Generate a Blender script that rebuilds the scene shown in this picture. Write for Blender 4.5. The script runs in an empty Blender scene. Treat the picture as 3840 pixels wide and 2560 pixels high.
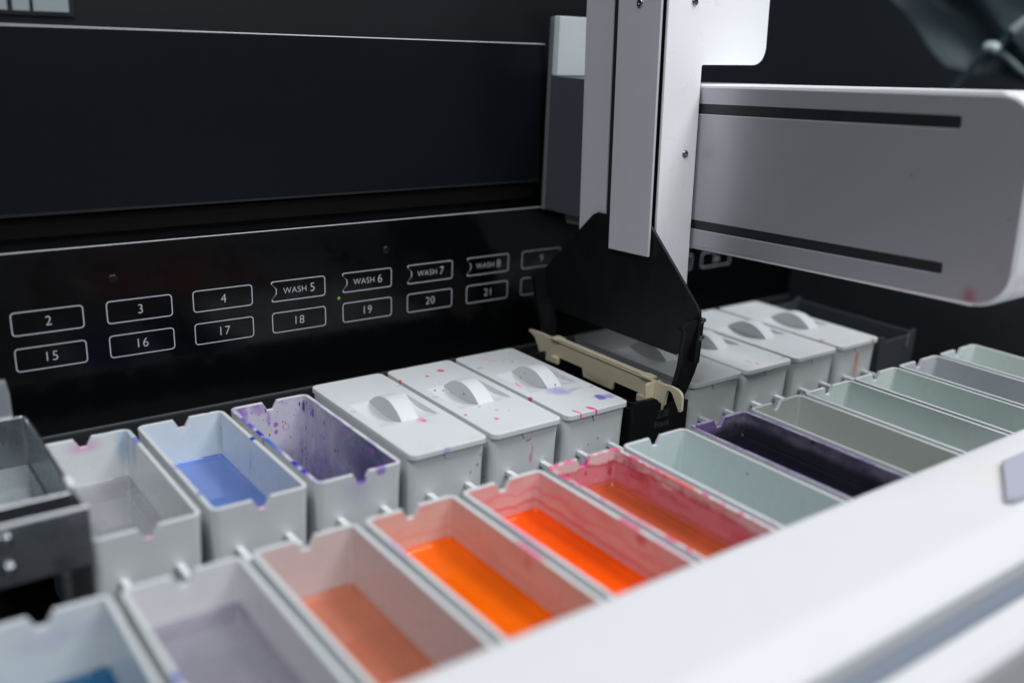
import bpy, bmesh, math, random
from mathutils import Vector, Matrix
random.seed(7)
S = 0.001                       # everything below is written in millimetres
scene = bpy.context.scene
C = scene.collection

# ---------------------------------------------------------------- camera
cam_d = bpy.data.cameras.new('camera')
cam = bpy.data.objects.new('camera', cam_d); C.objects.link(cam)
cr = Vector((0.80395003, -0.59345590, 0.03839845))
cu = Vector((0.15004916, 0.26490204, 0.95252935))
cf = Vector((0.57545599, 0.76002435, -0.30201557))
cp = Vector((76.47, -487.04, 201.49)) * S
cam.matrix_world = Matrix(((cr.x, cu.x, -cf.x, cp.x), (cr.y, cu.y, -cf.y, cp.y), (cr.z, cu.z, -cf.z, cp.z), (0, 0, 0, 1)))
cam_d.sensor_width = 36; cam_d.lens = 33.652
cam_d.clip_start = 0.01; cam_d.clip_end = 50
cam_d.dof.use_dof = True; cam_d.dof.focus_distance = 0.565; cam_d.dof.aperture_fstop = 3.3
scene.camera = cam

# ---------------------------------------------------------------- world, lamps, exposure
w = bpy.data.worlds.new('World'); scene.world = w; w.use_nodes = True
w.node_tree.nodes['Background'].inputs[0].default_value = (0.55, 0.68, 0.85, 1)
w.node_tree.nodes['Background'].inputs[1].default_value = 0.075
def area(name, loc, target, sx, sy, energy, col):
    d = bpy.data.lights.new(name, 'AREA'); d.shape = 'RECTANGLE'; d.size = sx; d.size_y = sy; d.energy = energy; d.color = col
    o = bpy.data.objects.new(name, d); C.objects.link(o); o.location = loc
    o.rotation_euler = (Vector(target) - Vector(loc)).to_track_quat('-Z', 'Y').to_euler()
    return o
area('ceiling_lamp_left', (-0.22, -0.48, 1.18), (0.36, -0.12, 0.0), 0.6, 0.35, 7.8, (0.95, 0.965, 1.0))
area('ceiling_lamp_right', (1.00, -0.42, 1.20), (0.55, -0.12, 0.0), 0.6, 0.35, 11.4, (0.95, 0.97, 1.0))
area('ceiling_lamp_front', (0.45, -1.45, 1.15), (0.42, -0.12, 0.05), 0.9, 0.5, 10.2, (0.95, 0.97, 1.0))
scene.view_settings.view_transform = 'Standard'
scene.view_settings.look = 'None'
scene.view_settings.gamma = 1
scene.view_settings.exposure = 0.0

# ---------------------------------------------------------------- material helpers
class NT:
    def __init__(s, m):
        s.t = m.node_tree; s.n = s.t.nodes; s.l = s.t.links
    def new(s, k, **kw):
        n = s.n.new(k)
        for a, b in kw.items(): setattr(n, a, b)
        return n
    def put(s, sock, v):
        if hasattr(v, 'is_output') or isinstance(v, bpy.types.NodeSocket): s.l.new(v, sock)
        else:
            if isinstance(v, (tuple, list)) and len(v) == 3 and sock.type == 'RGBA': v = (*v, 1)
            sock.default_value = v
    def math(s, op, a, b=0.0, c=0.0):
        n = s.new('ShaderNodeMath', operation=op); s.put(n.inputs[0], a); s.put(n.inputs[1], b); s.put(n.inputs[2], c); return n.outputs[0]
    def vmath(s, op, a, b=(0, 0, 0)):
        n = s.new('ShaderNodeVectorMath', operation=op); s.put(n.inputs[0], a); s.put(n.inputs[1], b)
        return n.outputs['Value'] if op in ('LENGTH', 'DISTANCE', 'DOT_PRODUCT') else n.outputs[0]
    def scale(s, a, k):
        n = s.new('ShaderNodeVectorMath', operation='SCALE'); s.put(n.inputs[0], a); n.inputs['Scale'].default_value = k; return n.outputs[0]
    def noise(s, vec, scale, detail=3, rough=0.55):
        n = s.new('ShaderNodeTexNoise'); s.put(n.inputs['Vector'], vec); n.inputs['Scale'].default_value = scale
        n.inputs['Detail'].default_value = detail; n.inputs['Roughness'].default_value = rough; return n
    def ramp(s, v, a, b, lo=0.0, hi=1.0):
        n = s.new('ShaderNodeMapRange', interpolation_type='SMOOTHSTEP'); s.put(n.inputs[0], v)
        n.inputs[1].default_value = a; n.inputs[2].default_value = b; n.inputs[3].default_value = lo; n.inputs[4].default_value = hi; return n.outputs[0]
    def mix(s, f, a, b):
        n = s.new('ShaderNodeMix', data_type='RGBA'); s.put(n.inputs[0], f); s.put(n.inputs[6], a); s.put(n.inputs[7], b); return n.outputs[2]
    def coords(s):                                   # object coordinates in millimetres
        n = s.new('ShaderNodeTexCoord'); return s.scale(n.outputs['Object'], 1000)
    def mapping(s, v, loc, rot, sc):
        n = s.new('ShaderNodeMapping', vector_type='TEXTURE'); s.put(n.inputs[0], v)
        n.inputs[1].default_value = loc; n.inputs[2].default_value = rot; n.inputs[3].default_value = sc; return n.outputs[0]

MATS = {}
def mat(name, base, rough=0.4, metal=0.0, spec=0.5, stains=(), grime=0.0, bump=0.0, coat=0.0, bumpscale=1.2, emit=None, brushed=None, rvar=1.0):
    if name in MATS: return MATS[name]
    m = bpy.data.materials.new(name); m.use_nodes = True; MATS[name] = m
    t = NT(m); bs = t.n['Principled BSDF']
    co = t.coords()
    col = base
    info = t.new('ShaderNodeObjectInfo')
    off = t.vmath('ADD', co, (0, 0, 0))
    if grime > 0:
        nz = t.noise(co, 0.035, 4, 0.6)
        col = t.mix(t.math('MULTIPLY', t.ramp(nz.outputs[0], 0.45, 0.8), grime), base, tuple(c * 0.62 for c in base))
    for s in stains:
        k = s[0]
        if k == 'e':      # blob: centre, radii, z-rotation, colour, strength, softness, wobble
            _, c, r, rot, colr, st, soft, wob = s
            v = co
            if wob:
                nz = t.noise(co, 0.55 / max(0.6, min(r) * 0.5), 2)
                d = t.scale(t.vmath('SUBTRACT', nz.outputs[1], (0.5, 0.5, 0.5)), wob); v = t.vmath('ADD', co, d)
            q = t.mapping(v, c, (0, 0, rot) if not isinstance(rot, tuple) else rot, r)
            mk = t.ramp(t.vmath('LENGTH', q), 1 + soft, max(0, 1 - soft), 0, st)
            col = t.mix(mk, col, colr)
        elif k == 'ring':
            _, c, r, colr, st, wd = s
            q = t.mapping(co, c, (0, 0, 0), r)
            mk = t.ramp(t.math('ABSOLUTE', t.math('SUBTRACT', t.vmath('LENGTH', q), 1.0)), wd, 0, 0, st)
            col = t.mix(mk, col, colr)
        elif k == 'v':    # droplets: cell size mm, max radius share, density, colour, strength, stretch
            _, cell, rad, dens, colr, st, stretch, seed = s
            q = t.mapping(co, (seed, seed * 1.7, seed * .3), (0, 0, 0), (cell, cell, cell * stretch))
            nz = t.noise(co, 0.5, 2)
            q = t.vmath('ADD', q, t.scale(t.vmath('SUBTRACT', nz.outputs[1], (0.5, 0.5, 0.5)), 0.28))
            vo = t.new('ShaderNodeTexVoronoi'); t.put(vo.inputs['Vector'], q); vo.inputs['Scale'].default_value = 1.0
            sp = t.new('ShaderNodeSeparateColor'); t.l.new(vo.outputs['Color'], sp.inputs[0])
            rr = t.math('MULTIPLY', t.math('POWER', sp.outputs[0], 2.5), rad)
            gate = t.math('LESS_THAN', sp.outputs[1], dens)
            mk = t.ramp(t.math('SUBTRACT', vo.outputs['Distance'], rr), 0.03, -0.03, 0, st)
            col = t.mix(t.math('MULTIPLY', mk, gate), col, colr)
        elif k == 'n':    # cloudy film: scale vec, lo, hi, colour, strength, optional (axis, from, to)
            _, sc, lo, hi, colr, st, gate = s
            q = t.vmath('MULTIPLY', co, sc)
            nz = t.noise(q, 1.0, 5, 0.62)
            mk = t.ramp(nz.outputs[0], lo, hi, 0, st)
            if gate:
                sp = t.new('ShaderNodeSeparateXYZ'); t.l.new(co, sp.inputs[0])
                for ax, a, b in gate:
                    mk = t.math('MULTIPLY', mk, t.ramp(sp.outputs['XYZ'.index(ax)], a, b))
            col = t.mix(mk, col, colr)
        elif k == 'tide': # dried tide line round the inside at height z, waviness
            _, z, wd, wav, colr, st = s
            sp = t.new('ShaderNodeSeparateXYZ'); t.l.new(co, sp.inputs[0])
            nz = t.noise(t.vmath('ADD', t.vmath('MULTIPLY', co, (0.045, 0.045, 0.0)), (z * 0.37, z * 0.11, z * 1.3)), 1.0, 5, 0.62)
            zz = t.math('ADD', sp.outputs[2], t.math('MULTIPLY', t.math('SUBTRACT', nz.outputs[0], 0.5), wav))
            mk = t.ramp(t.math('ABSOLUTE', t.math('SUBTRACT', zz, z)), wd, 0, 0, st)
            col = t.mix(mk, col, colr)
        elif k == 'below':  # film that covers everything under a wavy height
            _, z, wav, soft, colr, st = s
            sp = t.new('ShaderNodeSeparateXYZ'); t.l.new(co, sp.inputs[0])
            nz = t.noise(t.vmath('MULTIPLY', co, (0.09, 0.09, 0.02)), 1.0, 5, 0.65)
            zz = t.math('ADD', sp.outputs[2], t.math('MULTIPLY', t.math('SUBTRACT', nz.outputs[0], 0.5), wav))
            mk = t.ramp(zz, z + soft, z - soft, 0, st)
            col = t.mix(mk, col, colr)
    t.put(bs.inputs['Base Color'], col)
    bs.inputs['Metallic'].default_value = metal
    bs.inputs['Specular IOR Level'].default_value = spec
    if coat: bs.inputs['Coat Weight'].default_value = coat; bs.inputs['Coat Roughness'].default_value = 0.08
    nr = t.noise(co, 0.09, 4, 0.6)
    t.put(bs.inputs['Roughness'], t.ramp(nr.outputs[0], 0.25, 0.75, max(0.02, rough - 0.06 * rvar), rough + 0.07 * rvar))
    if bump:
        v = co if not brushed else t.vmath('MULTIPLY', co, brushed)
        nb = t.noise(v, bumpscale, 3, 0.6)
        b = t.new('ShaderNodeBump'); b.inputs['Strength'].default_value = bump; b.inputs['Distance'].default_value = 0.0003
        t.l.new(nb.outputs[0], b.inputs['Height']); t.l.new(b.outputs[0], bs.inputs['Normal'])
    if emit: bs.inputs['Emission Color'].default_value = (*emit[0], 1); bs.inputs['Emission Strength'].default_value = emit[1]
    return m

def liquid(name, colr, opacity, rough=0.03):
    m = bpy.data.materials.new(name); m.use_nodes = True
    t = NT(m); bs = t.n['Principled BSDF']; out = t.n['Material Output']
    co = t.coords(); nz = t.noise(co, 0.03, 3)
    c = t.mix(t.ramp(nz.outputs[0], 0.3, 0.7), tuple(x * 0.84 for x in colr), colr)
    t.put(bs.inputs['Base Color'], c); bs.inputs['Roughness'].default_value = rough; bs.inputs['IOR'].default_value = 1.34
    tr = t.new('ShaderNodeBsdfTransparent')
    mx = max(colr); t.put(tr.inputs[0], tuple(0.35 + 0.65 * x / mx for x in colr))
    gl = t.new('ShaderNodeBsdfGlossy'); gl.inputs['Roughness'].default_value = rough
    fr = t.new('ShaderNodeFresnel'); fr.inputs[0].default_value = 1.34
    m1 = t.new('ShaderNodeMixShader'); m1.inputs[0].default_value = opacity
    t.l.new(tr.outputs[0], m1.inputs[1]); t.l.new(bs.outputs[0], m1.inputs[2])
    m2 = t.new('ShaderNodeMixShader'); t.l.new(fr.outputs[0], m2.inputs[0]); t.l.new(m1.outputs[0], m2.inputs[1]); t.l.new(gl.outputs[0], m2.inputs[2])
    t.l.new((m2 if opacity < 0.99 else bs).outputs[0], out.inputs[0])
    return m

# ---------------------------------------------------------------- mesh helpers (all in mm)
def finish(name, bm, mats, parent=None, loc=(0, 0, 0), smooth=35, slot=None):
    me = bpy.data.meshes.new(name)
    bmesh.ops.recalc_face_normals(bm, faces=bm.faces)
    for v in bm.verts: v.co *= S
    bm.to_mesh(me); bm.free()
    for m in (mats if isinstance(mats, (list, tuple)) else [mats]): me.materials.append(m)
    if smooth:
        for p in me.polygons: p.use_smooth = True
        me.set_sharp_from_angle(angle=math.radians(smooth))
    return link(name, me, parent, loc)
def link(name, me, parent=None, loc=(0, 0, 0)):
    o = bpy.data.objects.new(name, me); C.objects.link(o)
    o.location = Vector(loc) * S
    if parent: o.parent = parent
    wn = o.modifiers.new('even normals', 'WEIGHTED_NORMAL'); wn.keep_sharp = True   # flat faces stay flat beside their bevels
    return o
def thing(name, label, cat, loc=(0, 0, 0), group=None):
    o = bpy.data.objects.new(name, None); C.objects.link(o); o.location = Vector(loc) * S; o.empty_display_size = 0.01
    return tag(o, label, cat, group)
def tag(o, label, cat, group=None):
    o['label'] = label; o['category'] = cat
    if group: o['group'] = group
    return o
def box_bm(bm, x0, x1, y0, y1, z0, z1, bev=0.0, seg=2):
    vs = [bm.verts.new((x, y, z)) for x in (x0, x1) for y in (y0, y1) for z in (z0, z1)]
    fs = [(0, 1, 3, 2), (4, 6, 7, 5), (0, 4, 5, 1), (2, 3, 7, 6), (0, 2, 6, 4), (1, 5, 7, 3)]
    faces = [bm.faces.new([vs[i] for i in f]) for f in fs]
    if bev:
        es = list({e for f in faces for e in f.edges})
        bmesh.ops.bevel(bm, geom=es, offset=bev, segments=seg, profile=0.5, affect='EDGES')
    return bm
def box(name, x0, x1, y0, y1, z0, z1, m, parent=None, bev=0.0, seg=2, loc=(0, 0, 0)):
    return finish(name, box_bm(bmesh.new(), x0, x1, y0, y1, z0, z1, bev, seg), m, parent, loc)
def prism(name, pts, axis, a0, a1, m, parent=None, bev=0.0, seg=2, loc=(0, 0, 0)):
    """2-D outline extruded along an axis; pts are the two other coordinates in x,y,z order."""
    bm = bmesh.new()
    def mk(p, a):
        return {'x': (a, p[0], p[1]), 'y': (p[0], a, p[1]), 'z': (p[0], p[1], a)}[axis]
    A = [bm.verts.new(mk(p, a0)) for p in pts]; B = [bm.verts.new(mk(p, a1)) for p in pts]
    n = len(pts)
    fa = bm.faces.new(A); fb = bm.faces.new(list(reversed(B)))
    for i in range(n): bm.faces.new((A[i], B[i], B[(i + 1) % n], A[(i + 1) % n]))
    if bev:
        bmesh.ops.bevel(bm, geom=list(fa.edges) + list(fb.edges), offset=bev, segments=seg, profile=0.5, affect='EDGES')
    return finish(name, bm, m, parent, loc)
def arc(cx, cy, r, a0, a1, n=6):
    return [(cx + r * math.cos(math.radians(a0 + (a1 - a0) * i / n)), cy + r * math.sin(math.radians(a0 + (a1 - a0) * i / n))) for i in range(n + 1)]
def rrect(x0, x1, y0, y1, r, n=6):
    return arc(x1 - r, y1 - r, r, 0, 90, n) + arc(x0 + r, y1 - r, r, 90, 180, n) + arc(x0 + r, y0 + r, r, 180, 270, n) + arc(x1 - r, y0 + r, r, 270, 360, n)
def curve_fill(name, loops, thick, m, parent, place):
    """flat filled outline with holes; place maps (u, v, t) in mm to object space"""
    cd = bpy.data.curves.new('outline', 'CURVE'); cd.dimensions = '2D'; cd.fill_mode = 'BOTH'; cd.extrude = thick / 2
    for lp in loops:
        sp = cd.splines.new('POLY'); sp.points.add(len(lp) - 1); sp.use_cyclic_u = True
        for q, pnt in zip(sp.points, lp): q.co = (pnt[0], pnt[1], 0, 1)
    return from_curve(name, cd, m, parent, place)
def from_curve(name, cd, m, parent, place, fit=None):
    tmp = bpy.data.objects.new('outline', cd); C.objects.link(tmp)
    dg = bpy.context.evaluated_depsgraph_get(); dg.update()
    me = bpy.data.meshes.new_from_object(tmp.evaluated_get(dg))
    bpy.data.objects.remove(tmp); bpy.data.curves.remove(cd)
    if fit:
        xs = [v.co.x for v in me.vertices]; ys = [v.co.y for v in me.vertices]
        u0, v0, hgt, mode = fit; k = hgt / (max(ys) - min(ys))
        ox = {'c': (max(xs) + min(xs)) / 2, 'l': min(xs)}[mode]
        for v in me.vertices: v.co.x = (v.co.x - ox) * k * fitx + u0; v.co.y = (v.co.y - (max(ys) + min(ys)) / 2) * k + v0
    for v in me.vertices: v.co = Vector(place(v.co.x, v.co.y, v.co.z)) * S
    me.materials.clear(); me.materials.append(m); me.name = name
    o = link(name, me, parent); return o
fitx = 0.95
def text(name, s, u0, v0, hgt, mode, m, parent, place, spacing=1.0):
    cd = bpy.data.curves.new('txt', 'FONT'); cd.body = s; cd.size = 10; cd.extrude = 0.01; cd.space_character = spacing; cd.resolution_u = 6; cd.offset = -0.10
    return from_curve(name, cd, m, parent, place, (u0, v0, hgt, mode))
def screw_head(bm, c, axis, r, h, hexr):
    """button screw with a hexagonal socket; axis is the outward unit vector"""
    ax = Vector(axis); a = ax.orthogonal().normalized(); b = ax.cross(a)
    c = Vector(c); n = 20
    prof = [(r, 0), (r, h * 0.35), (r * 0.9, h * 0.75), (r * 0.68, h), (hexr, h), (hexr, h * 0.25), (0.01, h * 0.2)]
    rings = [[bm.verts.new(c + ax * z + (a * math.cos(2 * math.pi * i / n) + b * math.sin(2 * math.pi * i / n)) * (rr * (1 if j not in (4, 5) else 1 - 0.12 * abs(math.sin(3 * 2 * math.pi * i / n))))) for i in range(n)] for j, (rr, z) in enumerate(prof)]
    for q, p in zip(rings, rings[1:]):
        for i in range(n): bm.faces.new((q[i], q[(i + 1) % n], p[(i + 1) % n], p[i]))
    bm.faces.new(rings[-1]); bm.faces.new(list(reversed(rings[0])))

# ---------------------------------------------------------------- colours
WHITE = (0.672, 0.70, 0.705)
PINK = (0.78, 0.06, 0.20); VIOLET = (0.20, 0.07, 0.42); BLUE = (0.02, 0.02, 0.55); AZURE = (0.03, 0.18, 0.62)
m_plastic = mat('white plastic', WHITE, 0.34, grime=0.10, bump=0.03)
m_rim = m_plastic
m_paint = mat('white painted metal', (0.90, 0.905, 0.92), 0.32, grime=0.05)
m_grey = mat('grey satin metal', (0.30, 0.30, 0.345), 0.42, metal=0.25, grime=0.05, bump=0.05, bumpscale=4,
             stains=[('v', 14, 0.09, 0.35, (0.05, 0.03, 0.05), 0.8, 1.0, 5)])
m_strip = mat('grey column cover', (0.60, 0.59, 0.635), 0.42, metal=0.1, grime=0.04,
              stains=[('v', 13, 0.08, 0.3, (0.08, 0.02, 0.05), 0.8, 1.6, 9)])
m_black = mat('black satin', (0.010, 0.012, 0.014), 0.38, grime=0.0)
m_blackplastic = mat('black plastic', (0.004, 0.005, 0.0065), 0.45, spec=0.35, bump=0.05)
m_gloss = mat('black gloss panel', (0.0022, 0.0028, 0.0034), 0.16, spec=0.25, stains=[('v', 9, 0.13, 0.30, (0.010, 0.012, 0.013), 0.7, 1.3, 3)])
m_upper = mat('black upper panel', (0.004, 0.0062, 0.0092), 0.36, spec=0.22, rvar=0.12)
m_deck = mat('black deck', (0.012, 0.013, 0.014), 0.5, bump=0.05)
m_print = mat('grey white print', (0.52, 0.55, 0.60), 0.5)
m_steel = mat('stainless steel', (0.55, 0.57, 0.60), 0.28, metal=1.0, bump=0.08, bumpscale=2.0, brushed=(0.15, 1.0, 3.0))
m_chrome = mat('bright steel', (0.40, 0.41, 0.43), 0.14, metal=1.0)
m_bright_edge = mat('bright edge', (0.92, 0.94, 0.97), 0.35, metal=0.15)  # near-white colour carries the highlight of lit edges; also the tank clip
m_cream = mat('cream plastic', (0.70, 0.64, 0.46), 0.42, grime=0.10)
m_dark = mat('dark slot lining', (0.012, 0.013, 0.016), 0.4)
m_smoke = mat('smoked plastic', (0.055, 0.062, 0.072), 0.35)

# ---------------------------------------------------------------- the setting
def struct(o): o['kind'] = 'structure'; return o
struct(box('deck', -250, 800, -372, 60, -90, -80, m_deck))
struct(box('floor', -900, 2200, -1500, 1200, -420, -400, mat('floor grey', (0.07, 0.08, 0.075), 0.5)))
bw = struct(box('back_wall', -250, 800, 60, 70, -90, 420, mat('black back wall', (0.006, 0.008, 0.011), 0.5, spec=0.3, rvar=0.1)))
struct(box('side_wall', 800, 808, -372, 70, -90, 168, mat('dark side wall', (0.020, 0.024, 0.028), 0.4)))
struct(box('ledge', -250, 800, 4, 47.4, -24, -16.5, m_black, bev=0.6))
struct(box('room_wall', 1500, 1510, -900, 1200, -400, 900, mat('dark room wall', (0.018, 0.024, 0.03), 0.6)))

# ---------------------------------------------------------------- numbered lower panel
YP = 47.6
pan = thing('numbered_panel', 'black gloss panel printed with numbered white frames behind the boxes', 'panel', (0, YP, -17))
box('panel_sheet', -250, 799.5, 0, 4, 0, 103.6, m_gloss, pan, bev=0.3)
box('edge_highlight', -250, 799.5, -0.25, 0.3, 103.75, 104.1, m_bright_edge, pan)  # strip coloured near-white for the light this edge catches
box('seam_trim', -250, 799.5, -1.6, -0.05, 0.6, 1.5, mat('dark grey seam', (0.09, 0.095, 0.1), 0.35), pan)
PX0, PP, LW = 59.47, 47.505, 35.82
Z0, Z1, Z2, Z3 = 55.78, 42.80, 36.10, 23.06
pl = lambda u, v, t: (u, -0.12 + t, v + 17)
def frame_loops(x, z0, z1, wash, lw=0.55):
    def outline(i):
        r = 2.1 - i * 0.9
        a, b, c, d = x + i, x + LW - i, z1 + i, z0 - i
        right = arc(b - r, d - r, r, 90, 0, 5) + arc(b - r, c + r, r, 0, -90, 5)
        if not wash: return right + arc(a + r, c + r, r, 270, 180, 5) + arc(a + r, d - r, r, 180, 90, 5)
        h = d - c; k = 3.1
        rr = 1.2 - i * 0.3
        return right + [(a + 1.4, c), (a + 0.45, c + 0.35), (a + 0.15, c + 1.1), (a + 0.55, c + 1.9), (a + k - 0.25, c + h * 0.36), (a + k, c + h * 0.42), (a + k, c + h * 0.60),
                        (a + k - 0.3, c + h * 0.66), (a + 0.45, d - 1.9), (a + 0.05, d - 1.1), (a + 0.4, d - 0.3), (a + 1.4, d)]
    return [outline(0), outline(lw)]
for k in range(2, 14):
    for row, (za, zb) in enumerate(((Z0, Z1), (Z2, Z3))):
        num = k if row == 0 else k + 13
        wash = row == 0 and 5 <= k <= 8
        x = PX0 + PP * k
        fr = curve_fill('label_frame', frame_loops(x, za, zb, wash), 0.04, m_print, pan, pl)
        zc = (za + zb) / 2
        if wash:
            text('lettering', 'WASH', x + 7.9, zc - 0.1, 3.7, 'l', m_print, fr, pl, 1.08)
            text('number', str(num), x + 27.1, zc + 0.15, 5.3, 'c', m_print, fr, pl)
        else:
            text('number', str(num), x + LW / 2 + 0.2, zc + 0.1, 5.1, 'c', m_print, fr, pl, 1.12)
for x, z in ((206.8, 67.9), (376.3, 67.7), (546, 67.7)):
    bm = bmesh.new(); screw_head(bm, (x, -0.05, z + 17), (0, -1, 0), 2.6, 0.9, 1.1)
    finish('screw', bm, mat('black screw', (0.02, 0.02, 0.022), 0.3, metal=0.6), pan)
bm = bmesh.new(); bmesh.ops.create_uvsphere(bm, u_segments=14, v_segments=8, radius=1.0)
for v in bm.verts: v.co = Vector((v.co.x + 342, v.co.y * 0.3 - 0.1, v.co.z + 39.7 + 17))
finish('indicator_lamp', bm, mat('green lamp', (0.10, 0.35, 0.03), 0.3, emit=((0.16, 0.5, 0.03), 0.22)), pan)

up = thing('upper_panel', 'plain black upper panel with a bright top edge above the slot', 'panel', (0, 47.6, 106))
box('panel_sheet', -250, 499, 0, 9, 0, 91.8, m_upper, up, bev=0.5)
box('edge_highlight', -250, 499, -0.3, 0.6, 91.9, 92.4, m_bright_edge, up)  # highlight along the top edge, drawn as a pale strip
box('lower_lip', -250, 499, -0.8, 0.0, -0.6, 0.6, mat('dark lip', (0.012, 0.013, 0.015), 0.45), up)
box('slot_reflection', -250, 499, 6, 10, -13, -3, mat('brown slot reflection', (0.006, 0.0052, 0.004), 0.6, spec=0.15), up)  # brownish strip stands in for a faint reflection inside the slot

# glowing panes added in place of a reflection in black gloss, top left
wp = thing('window_reflection', 'grey-blue panes imitating a reflection at the top left above the upper panel', 'window_reflection', (185, 58, 206))
m_reflected_pane = mat('glowing pane reflection', (0.10, 0.12, 0.13), 0.4, emit=((0.36, 0.43, 0.47), 0.34))
box('reflected_frame', -40, 17.5, 0.6, 1.6, -3, 14, m_black, wp)
for a, b in ((-40, -13.2), (-10.8, -3.2), (-1.4, 15.0)): box('reflected_pane', a, b, 0, 0.4, -1, 14, m_reflected_pane, wp)

# ---------------------------------------------------------------- reagent boxes
BW, BL, BH, WT = 46.5, 111.7, 80.0, 2.3
def box_mesh(mats):
    """open container: rounded-rectangle shell with a notch in the front and back rim"""
    bm = bmesh.new()
    def loop(inset, r):
        x0, x1, y0, y1 = inset, BW - inset, -BL + inset, -inset
        nn = [18.9, 20.3, 21.7, 25.0, 26.3, 27.7]
        pts = arc(x1 - r, y1 - r, r, 0, 90, 6) + [(x, y1) for x in reversed(nn)] + arc(x0 + r, y1 - r, r, 90, 180, 6) \
            + arc(x0 + r, y0 + r, r, 180, 270, 6) + [(x, y0) for x in nn] + arc(x1 - r, y0 + r, r, 270, 360, 6)
        return pts
    def dip(i, d):
        j = i % 20                                      # the loop is two equal halves: back wall, front wall
        return {7: 0, 8: 2.5, 9: 5, 10: 5, 11: 2.5, 12: 0}.get(j, 0) if d else 0
    # (inset, radius, z, follows the notch, material)
    prof = [(2.2, 2.6, -BH, 0), (1.15, 3.4, -40, 0), (0.45, 3.9, -10, 0), (0.0, 4.2, -0.55, 1), (0.12, 4.1, -0.2, 1), (0.5, 3.7, 0, 1), (WT - 0.5, 2.3, 0, 1),
            (WT - 0.12, 2.0, -0.2, 1), (WT, 1.9, -0.6, 1), (WT + 0.45, 1.7, -10, 0), (WT + 1.15, 1.6, -40, 0), (WT + 2.1, 1.5, -BH + 3, 0)]
    slot = [0, 0, 0, 1, 1, 1, 1, 1, 2, 2, 2]
    rings = []
    for ins, r, z, d in prof:
        rings.append([bm.verts.new((x, y, z - dip(i, d))) for i, (x, y) in enumerate(loop(ins, r))])
    n = len(rings[0])
    for s, (a, b) in enumerate(zip(rings, rings[1:])):
        for i in range(n):
            f = bm.faces.new((a[i], a[(i + 1) % n], b[(i + 1) % n], b[i])); f.material_index = slot[s]
    f = bm.faces.new(list(reversed(rings[0]))); f.material_index = 0
    f = bm.faces.new(rings[-1]); f.material_index = 2
    return bm
def liquid_bm(level, ):
    bm = bmesh.new(); t = -level
    ins = WT + (0.45 + (t - 10) / 30 * 0.7 if t < 40 else 1.15 + (t - 40) / 37 * 0.95) + 0.03
    def lp(i, r, z): return [bm.verts.new((x, y, z)) for x, y in rrect(i, BW - i, -BL + i, -i, r)]
    rings = [lp(ins + 0.9, 1.2, -BH + 3.3), lp(ins, 1.6, level + 1.7)] + [lp(ins + 2.0 * k / 6, 1.6 - 0.1 * k, level + 1.7 * (1 - k / 6) ** 2.4) for k in range(1, 7)]
    n = len(rings[0])
    for a, b in zip(rings, rings[1:]):
        for i in range(n): bm.faces.new((a[i], a[(i + 1) % n], b[(i + 1) % n], b[i]))
    bm.faces.new(rings[-1]); bm.faces.new(list(reversed(rings[0])))
    return bm
def tab_bm(x):
    bm = bmesh.new(); return box_bm(bm, x - 1.7, x + 1.7, -BL - 13, -BL + 0.5, -23.6, -20.9, 0.35)
clean_mesh = None; tab_mesh = [None, None]
def reagent_box(col, row, label, liq=None, inner=None, rim=None, outer=None):
    global clean_mesh
    x = col * 50.0 + (0 if row == 0 else -1.05); y = 0 if row == 0 else -157.7; z = 0 if row == 0 else 3.0
    # the origin stands on the deck under the box; parts are written relative to the rim
    t = thing('reagent_box', label, 'box', (x, y, z), 'white boxes in the back row' if row == 0 else 'white boxes in the front row')
    if inner or rim or outer:
        sh = finish('shell', box_mesh(None), [outer or m_plastic, rim or m_plastic, inner or m_plastic], t, smooth=40)
    else:
        if clean_mesh is None:
            sh = finish('shell', box_mesh(None), [m_plastic] * 3, t, smooth=40); clean_mesh = sh.data
        else: sh = link('shell', clean_mesh, t)
    if row == 0:
        for i, tx in enumerate((11.8, 35.2)):
            if tab_mesh[i] is None: tab_mesh[i] = finish('guide_tab', tab_bm(tx), m_plastic, t).data
            else: link('guide_tab', tab_mesh[i], t)
    if row == 1:   # foot that carries the slightly higher front row
        box('foot', 4, BW - 4, -BL + 4, -4, -BH - 3, -BH, m_plastic, t)
    if liq:
        lv, colr, op, rg = liq
        finish('liquid', liquid_bm(lv), liquid('liquid', colr, op, rg), t, smooth=60)
    return t

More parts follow.
